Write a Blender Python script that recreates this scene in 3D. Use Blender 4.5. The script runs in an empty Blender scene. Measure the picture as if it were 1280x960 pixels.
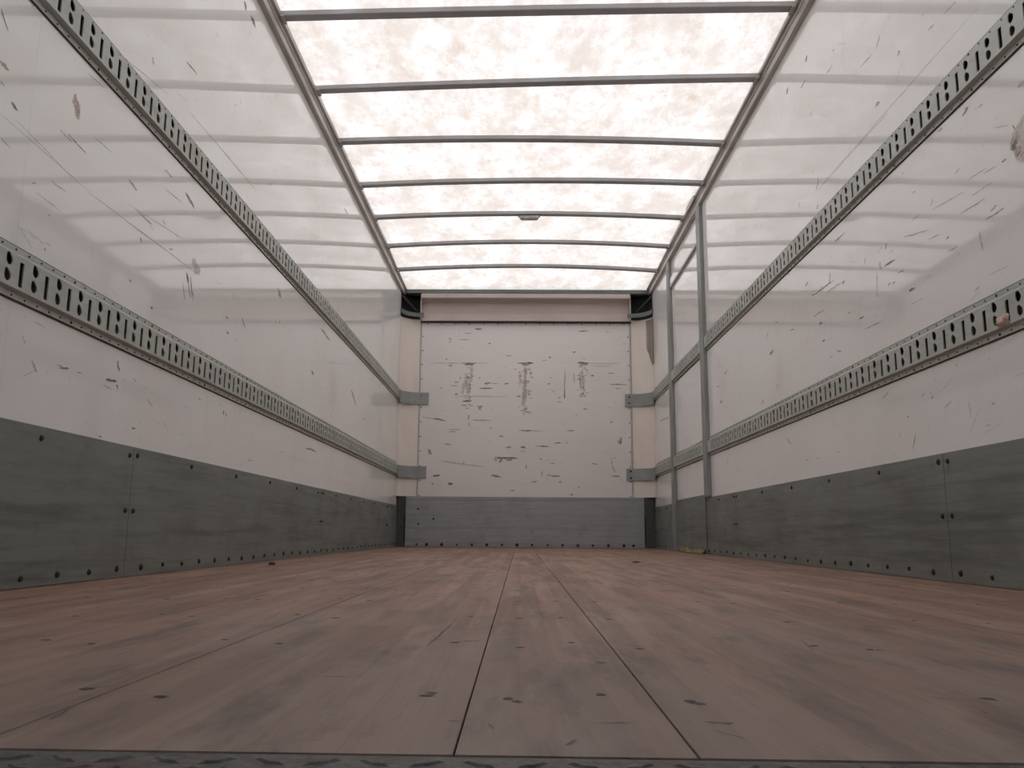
import bpy, math, random
from mathutils import Matrix, Vector
from mathutils.geometry import tessellate_polygon

sc = bpy.context.scene
COL = sc.collection
random.seed(11)

# ------------------------------------------------------------------ camera
PITCH, YAW, ROLL = math.radians(9.9361), math.radians(-0.58478), math.radians(0.38024)
fwd = Vector((math.sin(YAW) * math.cos(PITCH), math.cos(YAW) * math.cos(PITCH), math.sin(PITCH)))
rgt = Vector((math.cos(YAW), -math.sin(YAW), 0))
upv = rgt.cross(fwd)
r2 = rgt * math.cos(ROLL) + upv * math.sin(ROLL)
u2 = upv * math.cos(ROLL) - rgt * math.sin(ROLL)
cam = bpy.data.objects.new('camera', bpy.data.cameras.new('camera'))
COL.objects.link(cam)
cam.matrix_world = Matrix(((r2.x, u2.x, -fwd.x, 0), (r2.y, u2.y, -fwd.y, 0),
                           (r2.z, u2.z, -fwd.z, 0.13406), (0, 0, 0, 1)))
cam.data.sensor_width = 36.0
cam.data.lens = 1060.467 / 1280 * 36
cam.data.clip_start = 0.02
sc.camera = cam

# ------------------------------------------------------------------ sky: flat overcast daylight
world = bpy.data.worlds.new('overcast_sky')
sc.world = world
world.use_nodes = True
bg = world.node_tree.nodes['Background']
bg.inputs['Color'].default_value = (.985, 0.99, 1.0, 1)
bg.inputs['Strength'].default_value = 1.70
sc.view_settings.view_transform = 'Standard'
sc.view_settings.look = 'None'
sc.view_settings.gamma = 1
sc.view_settings.use_curve_mapping = False
sc.view_settings.exposure = 0.56
sc.cycles.use_denoising = True
sc.cycles.max_bounces = 12
sc.cycles.diffuse_bounces = 8
sc.cycles.transmission_bounces = 8

# ------------------------------------------------------------------ truck box dimensions (metres)
XL, XR = -1.145, 1.255          # inner faces of the side walls
Y0, Y1 = 0.45, 7.98             # rear opening, front bulkhead
ZT = 2.391                      # underside of the top rails

# ------------------------------------------------------------------ material helpers
def new_mat(name):
    m = bpy.data.materials.new(name); m.use_nodes = True
    return m, m.node_tree, m.node_tree.nodes['Principled BSDF']
class NT:
    """tiny wrapper for building node trees"""
    def __init__(s, t): s.t = t
    def n(s, typ, **kw):
        nd = s.t.nodes.new(typ)
        for k, v in kw.items():
            if k.startswith('i_'):
                key = k[2:]
                key = int(key) if key.isdigit() else key.replace('_', ' ')
                nd.inputs[key].default_value = v
            else: setattr(nd, k, v)
        return nd
    def l(s, a, b): s.t.links.new(a, b)
    def pos(s, scale=(1, 1, 1), off=None):
        g = s.n('ShaderNodeNewGeometry')
        m = s.n('ShaderNodeMapping'); m.inputs['Scale'].default_value = scale
        if off: m.inputs['Location'].default_value = off
        s.l(g.outputs['Position'], m.inputs['Vector'])
        return m.outputs['Vector']
    def noise(s, vec, scale=1, detail=4, rough=.55, w=None):
        nd = s.n('ShaderNodeTexNoise', i_Scale=scale, i_Detail=detail, i_Roughness=rough)
        if w is not None:
            nd.noise_dimensions = '4D'; s.l(w, nd.inputs['W'])
        s.l(vec, nd.inputs['Vector'])
        return nd.outputs['Fac']
    def ramp(s, fac, stops):
        nd = s.n('ShaderNodeValToRGB')
        e = nd.color_ramp.elements
        while len(e) < len(stops): e.new(.5)
        for q, (p, c) in zip(e, stops):
            q.position = p
            q.color = (c, c, c, 1) if isinstance(c, (int, float)) else (*c, 1)
        s.l(fac, nd.inputs['Fac'])
        return nd.outputs['Color']
    def mix(s, fac, a, b, blend='MIX'):
        nd = s.n('ShaderNodeMix', data_type='RGBA', blend_type=blend)
        for sock, v in ((nd.inputs[0], fac), (nd.inputs[6], a), (nd.inputs[7], b)):
            if hasattr(v, 'default_value'): s.l(v, sock)
            else: sock.default_value = v if isinstance(v, (int, float)) else (*v, 1)
        return nd.outputs[2]
    def math(s, op, a, b=0.0):
        nd = s.n('ShaderNodeMath', operation=op)
        for sock, v in ((nd.inputs[0], a), (nd.inputs[1], b)):
            if hasattr(v, 'default_value'): s.l(v, sock)
            else: sock.default_value = v
        return nd.outputs[0]
    def bump(s, h, bsdf, dist=.001, strength=1.0, prev=None):
        nd = s.n('ShaderNodeBump', i_Strength=strength, i_Distance=dist)
        s.l(h, nd.inputs['Height'])
        if prev is not None: s.l(prev.outputs[0], nd.inputs['Normal'])
        s.l(nd.outputs[0], bsdf.inputs['Normal'])
        return nd

def mat_panel(name, base, grime, rough=.03, wave=.0008, streak=(1, 1, 1)):
    m, t, b = new_mat(name); n = NT(t)
    oi = n.n('ShaderNodeObjectInfo')
    w = n.math('MULTIPLY', oi.outputs['Random'], 20)
    cloud = n.noise(n.pos(), 1.6, 5, .6)
    fine = n.noise(n.pos(streak), 9, 6, .7)
    f = n.math('MULTIPLY', n.ramp(cloud, [(.42, 0), (.75, .55)]), n.ramp(fine, [(.4, .25), (.7, 1)]))
    c = n.mix(f, base, grime)
    sp = n.ramp(n.noise(n.pos(streak), 60, 3, .6), [(.66, 0), (.74, .5)])
    sp2 = n.math('MULTIPLY', sp, n.ramp(cloud, [(.35, .1), (.65, 1)]))
    n.l(n.mix(sp2, c, (.30, .27, .25)), b.inputs['Base Color'])
    n.l(n.ramp(fine, [(.3, rough), (.8, rough + .05)]), b.inputs['Roughness'])
    b.inputs['IOR'].default_value = 1.5
    big = n.noise(n.pos((1, 1, 1.4)), 1.7, 2, .5, w)
    n.bump(big, b, wave)
    return m
M = {}
M['wall'] = mat_panel('white_laminate', (.845, .845, .84), (.72, .695, .675))
M['front_wall'] = mat_panel('white_painted_board', (.82, .79, .785), (.68, .635, .615), .38, .0004, (.35, 1, 3))
M['cream'] = mat_panel('cream_painted_steel', (.84, .775, .725), (.64, .53, .46), .33, .0004, (1, 1, .35))

def mat_metal(name, dark, light, tint, rough=.45, metallic=.35, streak=(1, .06, 1), rust=0.0, stain=0.0):
    m, t, b = new_mat(name); n = NT(t)
    br = n.noise(n.pos(streak), 55, 5, .7)
    cl = n.noise(n.pos((1, .6, 1)), 4.5, 6, .65)
    c = n.mix(n.ramp(br, [(.3, 0), (.7, 1)]), dark, light)
    c = n.mix(n.ramp(cl, [(.45, 0), (.75, .65)]), c, tint)
    if stain > 0:
        sn = n.noise(n.pos((1.2 * streak[0] if streak[0] < 1 else 1, 6 * streak[1] if streak[1] < 1 else 1, 7)), 2.6, 7, .7)
        c = n.mix(n.ramp(sn, [(.50, 0), (.70, stain)]), c, tuple(x * .45 for x in dark))
    if rust > 0:
        ru = n.noise(n.pos(), 13, 6, .7)
        c = n.mix(n.ramp(ru, [(.60, 0), (.72, rust)]), c, (.10, .055, .04))
    n.l(c, b.inputs['Base Color'])
    b.inputs['Metallic'].default_value = metallic
    n.l(n.ramp(cl, [(.3, rough), (.8, rough + .2)]), b.inputs['Roughness'])
    n.bump(br, b, .0003)
    return m
M['kick'] = mat_metal('galvanised_kick_sheet', (.195, .215, .203), (.265, .288, .274), (.165, .166, .155), .42, .25, (1, .05, 1), .35, .8)
M['kick_front'] = mat_metal('bluish_kick_sheet', (.32, .335, .355), (.41, .425, .445), (.28, .285, .29), .45, .25, (.06, 1, 1), .3, .55)
M['kick_dark'] = mat_metal('dark_corner_sheet', (.065, .072, .068), (.095, .103, .097), (.055, .056, .053), .5, .2, (1, 1, .1), .3)
M['rail'] = mat_metal('galvanised_rail_steel', (.41, .435, .405), (.52, .545, .51), (.34, .35, .32), .42, .2, (1, .08, 1), .3)
M['bracket'] = mat_metal('galvanised_bracket', (.29, .312, .305), (.37, .392, .382), (.245, .252, .247), .45, .25, (.1, .1, 1), .1)
M['post'] = mat_metal('grey_door_post', (.26, .275, .27), (.33, .345, .338), (.22, .225, .22), .42, .25, (1, 1, .06), .15)
M['top_rail'] = mat_metal('top_rail_aluminium', (.44, .41, .385), (.58, .545, .51), (.34, .31, .285), .35, .25, (1, .03, 1), .1)
M['bow'] = mat_metal('roof_bow_steel', (.39, .39, .40), (.45, .45, .455), (.35, .345, .345), .6, .1, (.06, 1, 1), .05)
M['beam'] = mat_metal('header_beam_steel', (.13, .155, .145), (.18, .2, .19), (.11, .12, .11), .45, .4, (.06, 1, 1), .1)

def mat_flat(name, c, rough=.6, metallic=0.0, var=.35, scale=25):
    m, t, b = new_mat(name); n = NT(t)
    f = n.noise(n.pos(), scale, 4, .6)
    n.l(n.mix(n.ramp(f, [(.3, 0), (.7, 1)]), tuple(x * (1 - var) for x in c), tuple(x * (1 + var * .5) for x in c)), b.inputs['Base Color'])
    b.inputs['Roughness'].default_value = rough
    b.inputs['Metallic'].default_value = metallic
    return m
M['dark'] = mat_flat('dark_backing', (.018, .018, .021), .8)
M['hole_shade_strip'] = mat_flat('hole_shade_backing', (.13, .12, .135), .8)
M['rubber'] = mat_flat('black_rubber', (.016, .018, .017), .55)
M['dark_line'] = mat_flat('dark_line_strip', (.03, .03, .028), .7)
M['rivet'] = mat_flat('dull_rivet', (.045, .043, .04), .5, .4)
M['bolt'] = mat_flat('rusty_bolt', (.040, .024, .020), .75, .2, .6, 60)
M['screw'] = mat_flat('sunk_floor_screw', (.022, .020, .020), .6, .3)
M['subfloor'] = mat_flat('dark_subfloor', (.02, .017, .015), .9)
M['chip'] = mat_flat('dark_wood_chip', (.02, .015, .012), .8)
M['paper'] = mat_flat('stained_paper', (.76, .70, .685), .8, 0, .3, 40)
M['print'] = mat_flat('faded_print', (.27, .225, .235), .8, 0, .4, 60)
M['tape'] = mat_flat('peach_tape', (.60, .43, .35), .6, 0, .35, 60)
M['yellow'] = mat_flat('dirty_yellow_strap', (.20, .17, .055), .7, 0, .5, 30)
M['lamp_housing'] = mat_flat('grey_lamp_housing', (.13, .13, .13), .5, .2)
M['lens'] = mat_flat('frosted_lens', (.45, .45, .43), .25)
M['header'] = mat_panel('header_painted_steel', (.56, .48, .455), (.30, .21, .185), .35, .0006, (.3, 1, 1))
M['sleeve'] = mat_metal('tarnished_sleeve', (.30, .26, .22), (.44, .39, .34), (.22, .17, .13), .35, .4, (1, 1, .1), .5)
M['rear_blocker'] = mat_flat('rear_blocker_cladding', (.55, .55, .56), .7)
M['added_ground'] = mat_flat('added_yard', (.28, .275, .265), .9)
M['edge'] = mat_flat('painted_edge_strip', (.52, .48, .47), .5, 0, .2)
M['flange'] = mat_flat('bright_zinc_flange', (.66, .67, .64), .4, .1, .2, 40)

def mat_mark(name, c, alpha, scale=120):
    m, t, b = new_mat(name); n = NT(t)
    b.inputs['Base Color'].default_value = (*c, 1)
    b.inputs['Roughness'].default_value = .7
    f = n.ramp(n.noise(n.pos(), scale, 3, .6), [(.30, alpha * .35), (.6, alpha)])
    n.l(f, b.inputs['Alpha'])
    return m
M['floor_dent'] = mat_mark('dark_floor_dent', (.03, .025, .025), .75)
M['floor_scratch'] = mat_mark('grey_floor_scratch', (.05, .042, .04), .5)
MARK = {'d': mat_mark('dark_scuff', (.085, .08, .08), .68), 'g': mat_mark('grey_scratch', (.19, .18, .175), .5),
        'b': mat_mark('brown_stain', (.40, .21, .165), .5), 'p': mat_mark('pinkish_smear', (.46, .35, .335), .38),
        'w': mat_mark('pale_rub', (.80, .84, .90), .5), 's': mat_mark('brown_wash', (.42, .24, .19), .26, 70)}

def mat_roof():
    m, t, b = new_mat('translucent_fibreglass'); n = NT(t)
    out = t.nodes['Material Output']
    t.nodes.remove(b)
    big = n.noise(n.pos((1.25, .6, .1)), 4.4, 9, .68)
    fib = n.noise(n.pos((2.6, 1.5, .1)), 7, 10, .8)
    spot = n.noise(n.pos((1.2, .65, .1), (7.3, 1.9, 0)), 9.5, 5, .65)
    c = n.mix(n.ramp(big, [(.38, 0), (.60, 1)]), (.62, .612, .618), (.455, .413, .388))
    c = n.mix(n.ramp(fib, [(.45, 0), (.64, .8)]), c, (.415, .362, .328))
    c = n.mix(n.ramp(spot, [(.58, 0), (.76, .7)]), c, (.37, .305, .25))
    tr = n.n('ShaderNodeBsdfTranslucent'); n.l(c, tr.inputs['Color'])
    df = n.n('ShaderNodeBsdfDiffuse', i_Color=(.75, .71, .70, 1))
    mx = n.n('ShaderNodeMixShader', i_Fac=.18)
    n.l(tr.outputs[0], mx.inputs[1]); n.l(df.outputs[0], mx.inputs[2])
    n.l(mx.outputs[0], out.inputs['Surface'])
    return m
M['roof'] = mat_roof()

def mat_floor():
    m, t, b = new_mat('worn_laminated_hardwood'); n = NT(t)
    oi = n.n('ShaderNodeObjectInfo')
    g = n.n('ShaderNodeNewGeometry')
    # laminated strips: rows run across X, bricks run along Y
    sw = n.n('ShaderNodeMapping'); sw.inputs['Rotation'].default_value = (0, 0, math.pi / 2)
    n.l(g.outputs['Position'], sw.inputs['Vector'])
    bk = n.n('ShaderNodeTexBrick', i_Scale=1.0)
    bk.inputs['Mortar Size'].default_value = .0006
    bk.inputs['Mortar Smooth'].default_value = .3
    bk.inputs['Brick Width'].default_value = .93
    bk.inputs['Row Height'].default_value = .0375
    bk.inputs['Color1'].default_value = (.34, .34, .34, 1)
    bk.inputs['Color2'].default_value = (.66, .66, .66, 1)
    bk.inputs['Mortar'].default_value = (.36, .36, .36, 1)
    bk.offset = .37
    n.l(sw.outputs['Vector'], bk.inputs['Vector'])
    w = n.math('MULTIPLY', oi.outputs['Random'], 9)
    grain = n.noise(n.pos((22, .9, 1)), 3.2, 7, .68, w)
    cloud = n.noise(n.pos((2.2, .7, 1)), 1.5, 5, .6)
    wear = n.noise(n.pos((9, .75, 1), (3, 5, 0)), 1.6, 7, .7)
    base = n.mix(n.ramp(grain, [(.30, 0), (.72, 1)]), (.215, .112, .076), (.335, .195, .138))
    base = n.mix(.75, base, bk.outputs['Color'], 'OVERLAY')
    base = n.mix(n.ramp(cloud, [(.40, 0), (.70, .5)]), base, (.190, .140, .120))
    base = n.mix(n.ramp(wear, [(.50, 0), (.68, .65)]), base, (.385, .295, .235))
    sx = n.n('ShaderNodeSeparateXYZ'); n.l(g.outputs['Position'], sx.inputs[0])
    dust = n.math('ADD', n.math('MULTIPLY', sx.outputs['Y'], .30), n.math('MULTIPLY', cloud, 1.0))
    base = n.mix(n.ramp(dust, [(.55, .75), (1.5, 0)]), base, (.205, .170, .162))
    dark = n.noise(n.pos((6, 1.4, 1), (1, 2, 0)), 2.3, 6, .7)
    base = n.mix(n.ramp(dark, [(.50, 0), (.68, .75)]), base, (.095, .072, .067))
    sc_ = n.noise(n.pos((1.4, 26, 1), (4, 0, 0)), 7, 3, .5)
    base = n.mix(n.ramp(sc_, [(.69, 0), (.74, .35)]), base, (.07, .055, .05))
    n.l(base, b.inputs['Base Color'])
    n.l(n.ramp(cloud, [(.3, .50), (.7, .68)]), b.inputs['Roughness'])
    b.inputs['IOR'].default_value = 1.42
    n.bump(grain, b, .0007)
    return m
M['plank'] = mat_floor()

def mat_tread():
    m, t, b = new_mat('worn_tread_steel'); n = NT(t)
    f = n.noise(n.pos(), 70, 6, .7); r = n.noise(n.pos(), 28, 5, .65)
    c = n.mix(n.ramp(f, [(.35, 0), (.65, 1)]), (.025, .026, .026), (.12, .12, .112))
    c = n.mix(n.ramp(r, [(.5, 0), (.66, .8)]), c, (.075, .042, .032))
    n.l(c, b.inputs['Base Color'])
    b.inputs['Metallic'].default_value = .3; b.inputs['Roughness'].default_value = .55
    n.bump(f, b, .0006)
    return m
M['tread'] = mat_tread()

# ------------------------------------------------------------------ mesh helpers
WORLD = {}
def finish(name, verts, faces, mats, parent=None, midx=None, smooth=False, origin=None):
    """one mesh object, its origin at the middle of its base (or the given origin)"""
    xs, ys, zs = zip(*verts)
    o = Vector(origin) if origin else Vector(((min(xs) + max(xs)) / 2, (min(ys) + max(ys)) / 2, min(zs)))
    me = bpy.data.meshes.new(name)
    me.from_pydata([(x - o.x, y - o.y, z - o.z) for x, y, z in verts], [], faces)
    for mt in (mats if isinstance(mats, (list, tuple)) else [mats]): me.materials.append(mt)
    if midx: me.polygons.foreach_set('material_index', midx)
    if smooth: me.polygons.foreach_set('use_smooth', [True] * len(me.polygons))
    me.update()
    return link(name, me, o, parent)
def link(name, me, o, parent=None):
    ob = bpy.data.objects.new(name, me); COL.objects.link(ob)
    o = Vector(o)
    WORLD[ob] = o
    if parent is not None:
        ob.parent = parent; ob.location = o - WORLD[parent]
    else: ob.location = o
    return ob
def empty(name, o):
    return link(name, None, o)
def tag(o, label, cat, group=None):
    o['label'] = label; o['category'] = cat
    if group: o['group'] = group
    return o
def struct(o, label, cat):
    o['kind'] = 'structure'; o['label'] = label; o['category'] = cat
    return o
class MB:
    def __init__(s): s.v = []; s.f = []; s.m = []
    def add(s, vs, fs, m=0):
        k = len(s.v); s.v += [tuple(v) for v in vs]
        s.f += [tuple(i + k for i in f) for f in fs]; s.m += [m] * len(fs)
        return s
    def box(s, x0, x1, y0, y1, z0, z1, m=0):
        vs = [(x, y, z) for z in (z0, z1) for y in (y0, y1) for x in (x0, x1)]
        return s.add(vs, [(0, 2, 3, 1), (4, 5, 7, 6), (0, 1, 5, 4), (1, 3, 7, 5), (3, 2, 6, 7), (2, 0, 4, 6)], m)
    def prism(s, prof, fn, a, b, m=0, closed=True):
        """extrude a 2D profile; fn(p, q, t) gives the 3D point"""
        n = len(prof)
        vs = [fn(p, q, a) for p, q in prof] + [fn(p, q, b) for p, q in prof]
        fs = [(i, (i + 1) % n, n + (i + 1) % n, n + i) for i in range(n if closed else n - 1)]
        if closed: fs += [tuple(range(n))[::-1], tuple(range(n, 2 * n))]
        return s.add(vs, fs, m)
    def disc(s, c, axis, r, h, n=8, m=0, r2=None):
        """a flat-topped button from c along axis"""
        ax = Vector(axis).normalized(); c = Vector(c)
        u = ax.orthogonal().normalized(); w = ax.cross(u)
        r2 = r2 if r2 is not None else r * .7
        A = [c + (u * math.cos(2 * math.pi * i / n) + w * math.sin(2 * math.pi * i / n)) * r for i in range(n)]
        Bq = [c + ax * h + (u * math.cos(2 * math.pi * i / n) + w * math.sin(2 * math.pi * i / n)) * r2 for i in range(n)]
        return s.add(A + Bq, [(i, (i + 1) % n, n + (i + 1) % n, n + i) for i in range(n)] + [tuple(range(n, 2 * n))], m)
    def build(s, name, mats, parent=None, smooth=False, origin=None):
        return finish(name, s.v, s.f, mats, parent, s.m, smooth, origin)
def bevel(o, w, seg=2):
    md = o.modifiers.new('bevel', 'BEVEL'); md.width = w; md.segments = seg; md.limit_method = 'ANGLE'
    return o

# marks: two end points in wall coordinates, width, kind
MARKS_LEFT = [(1.683,1.26,1.715,1.227,0.0064,'d'),
(1.7,1.148,1.732,1.138,0.0135,'b'),
(1.754,1.079,1.78,1.071,0.0085,'d'),
(1.709,1.101,1.724,1.1,0.0052,'d'),
(1.99,1.117,2.084,1.109,0.0043,'d'),
(1.953,1.111,2.012,1.106,0.0042,'g'),
(2.115,1.17,2.214,1.173,0.0029,'g'),
(1.997,1.229,2.037,1.184,0.0328,'b'),
(2.651,1.707,2.744,1.716,0.0081,'d'),
(2.401,1.575,2.416,1.559,0.0121,'g'),
(2.053,1.32,2.14,1.327,0.0027,'g'),
(1.932,0.97,2.006,0.97,0.004,'g'),
(1.731,0.981,1.768,0.974,0.0035,'g'),
(2.554,1.275,2.611,1.273,0.0083,'b'),
(3.156,2.279,3.19,2.265,0.0293,'d'),
(3.242,2.27,3.31,2.258,0.0254,'d'),
(1.721,1.033,2.118,1.016,0.0021,'g'),
(1.779,1.047,2.028,1.018,0.0022,'g'),
(2.708,1.555,3.451,1.581,0.0048,'g'),
(2.161,1.46,2.532,1.524,0.0026,'g'),
(2.11,1.013,2.904,1.028,0.0039,'g'),
(2.332,1.069,2.743,1.106,0.0027,'g'),
(2.384,1.072,2.497,1.065,0.0064,'g'),
(1.883,0.918,1.997,0.913,0.0021,'g'),
(2.726,1.271,2.81,1.247,0.0152,'d'),
(2.424,1.0,2.437,0.989,0.0075,'d'),
(2.756,0.963,2.788,0.907,0.0102,'g'),
(2.783,1.005,2.833,0.929,0.0136,'g'),
(2.82,1.0,2.856,0.924,0.0117,'g'),
(2.784,1.0,2.81,0.979,0.0149,'d'),
(2.822,1.069,2.902,1.042,0.0498,'p'),
(3.37,0.995,3.417,0.963,0.0106,'d'),
(2.377,0.856,2.393,0.853,0.0074,'d'),
(2.532,0.813,2.549,0.813,0.006,'d'),
(3.186,0.951,3.214,0.952,0.0077,'d'),
(3.206,0.896,3.234,0.893,0.0082,'d'),
(1.899,0.476,1.959,0.506,0.0013,'d'),
(2.054,0.528,2.101,0.536,0.0059,'d'),
(2.041,0.534,2.078,0.535,0.003,'g'),
(2.294,0.544,2.359,0.549,0.0088,'d'),
(2.353,0.608,2.368,0.58,0.0089,'d'),
(1.932,0.616,1.98,0.612,0.0021,'g'),
(1.841,0.812,1.961,0.813,0.008,'w'),
(2.141,0.535,2.165,0.537,0.0039,'g'),
(2.283,0.385,2.301,0.383,0.0043,'d'),
(2.472,0.43,2.497,0.433,0.005,'d'),
(2.55,0.533,2.606,0.512,0.0036,'g'),
(3.228,0.591,3.231,0.573,0.0122,'d'),
(3.255,0.588,3.267,0.574,0.0089,'d'),
(3.562,0.428,3.616,0.426,0.0041,'d'),
(5.651,1.075,5.834,1.009,0.0303,'b'),
(4.508,0.572,4.743,0.572,0.012,'g'),
(3.844,1.261,3.904,1.231,0.0286,'g'),
(3.836,1.096,3.85,1.092,0.0114,'d'),
(3.894,1.109,3.914,1.108,0.0087,'d'),
(4.72,1.281,4.952,1.259,0.0171,'g'),
(4.548,1.001,4.605,0.989,0.0158,'d'),
(5.189,2.191,5.317,2.198,0.0134,'g'),
(2.844,0.952,2.868,0.939,0.0078,'g'),
(2.279,0.526,2.335,0.522,0.0031,'g'),
(2.356,0.537,2.368,0.527,0.0068,'d'),
(2.565,1.214,2.694,1.223,0.0037,'g'),
(1.941,0.885,1.951,0.885,0.004,'d'),
(1.939,0.8,1.947,0.796,0.0045,'d')]
MARKS_RIGHT = [(2.77,1.83,2.731,1.861,0.0089,'g'),
(2.615,1.711,2.596,1.72,0.0151,'g'),
(2.18,1.102,2.119,1.097,0.0028,'d'),
(2.116,1.202,2.046,1.176,0.0025,'g'),
(2.81,1.631,2.769,1.63,0.0127,'b'),
(3.739,2.194,3.712,2.208,0.0226,'d'),
(3.429,1.579,3.394,1.614,0.0127,'g'),
(3.334,1.574,2.136,1.567,0.003,'g'),
(3.431,1.572,2.715,1.562,0.0039,'g'),
(2.407,1.672,2.371,1.671,0.0069,'g'),
(3.542,2.113,3.477,2.115,0.0093,'g'),
(3.464,2.196,3.44,2.213,0.021,'d'),
(3.236,2.007,3.173,2.005,0.0077,'g'),
(3.549,1.147,3.294,1.141,0.0068,'d'),
(3.38,1.113,3.189,1.106,0.0048,'g'),
(2.831,1.049,2.748,1.048,0.0079,'d'),
(2.809,1.102,2.799,1.122,0.0098,'d'),
(2.663,0.914,2.619,0.909,0.0084,'d'),
(2.194,0.975,2.105,0.974,0.0069,'g'),
(2.318,1.039,2.184,1.035,0.0039,'g'),
(2.229,0.954,2.219,0.895,0.0113,'p'),
(2.866,1.075,2.858,1.043,0.0172,'p'),
(2.891,1.048,2.906,0.959,0.0135,'p'),
(3.262,1.288,3.151,1.288,0.008,'g'),
(3.032,0.874,2.88,0.868,0.0039,'g'),
(3.483,1.003,3.444,1.004,0.0124,'d'),
(3.069,0.922,3.025,0.92,0.0067,'d'),
(4.069,1.161,4.043,1.158,0.0088,'g'),
(4.198,1.031,4.129,1.033,0.0147,'d'),
(3.858,1.07,3.8,1.063,0.0071,'g'),
(3.306,0.855,3.257,0.841,0.0081,'g'),
(3.457,0.928,3.428,0.929,0.0083,'d'),
(3.544,1.054,3.418,1.049,0.0057,'g'),
(2.81,0.977,2.791,0.98,0.006,'d'),
(2.774,0.969,2.755,0.972,0.0059,'d'),
(2.732,0.995,2.686,0.989,0.0046,'d'),
(3.207,1.096,3.181,1.107,0.0089,'d'),
(3.621,1.215,3.588,1.224,0.0104,'g'),
(2.401,0.955,2.346,0.955,0.004,'g'),
(2.668,1.098,2.508,1.061,0.0037,'g'),
(2.513,1.032,2.438,1.023,0.0037,'g'),
(2.404,0.995,2.389,1.0,0.0079,'d'),
(2.719,0.404,2.688,0.454,0.0056,'d'),
(2.495,0.505,2.454,0.521,0.0046,'g'),
(2.359,0.504,2.353,0.46,0.004,'g'),
(2.632,0.561,2.61,0.57,0.005,'b'),
(2.572,0.546,2.556,0.551,0.0066,'b'),
(2.911,0.6,2.863,0.617,0.0052,'g'),
(3.985,0.575,3.929,0.547,0.0076,'d'),
(2.285,0.427,2.257,0.425,0.003,'g'),
(2.741,0.51,2.723,0.513,0.0046,'d'),
(3.601,0.448,3.581,0.453,0.0061,'d'),
(7.579,1.125,7.124,1.107,0.0147,'g'),
(2.261,1.119,2.167,1.112,0.0028,'g'),
(2.329,1.165,2.297,1.17,0.0047,'g'),
(2.096,1.096,2.074,1.095,0.0058,'d'),
(2.036,1.169,1.994,1.107,0.0066,'d'),
(2.26,1.311,2.228,1.321,0.0078,'d'),
(2.177,1.292,2.157,1.293,0.0041,'g'),
(2.629,1.37,2.588,1.37,0.005,'g'),
(2.402,1.333,2.373,1.331,0.0057,'g'),
(2.249,1.325,2.223,1.321,0.0045,'g'),
(5.288,0.939,5.222,0.949,0.0158,'d'),
(5.357,1.058,5.291,1.057,0.0097,'d'),
(5.156,1.104,5.073,1.113,0.0152,'g'),
(2.473,1.115,2.287,1.094,0.0028,'g'),
(2.248,1.066,2.147,1.062,0.0029,'g'),
(2.605,1.132,2.55,1.129,0.0038,'g'),
(2.207,0.822,2.112,0.82,0.002,'g'),
(2.648,0.865,2.567,0.861,0.0048,'p'),
(2.28,0.801,2.254,0.807,0.0086,'p'),
(2.508,1.386,2.392,1.391,0.0032,'g'),
(2.912,1.842,2.805,1.832,0.0055,'g'),
(2.308,1.661,2.239,1.656,0.0047,'g'),
(2.099,1.354,2.053,1.354,0.003,'g')]
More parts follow.
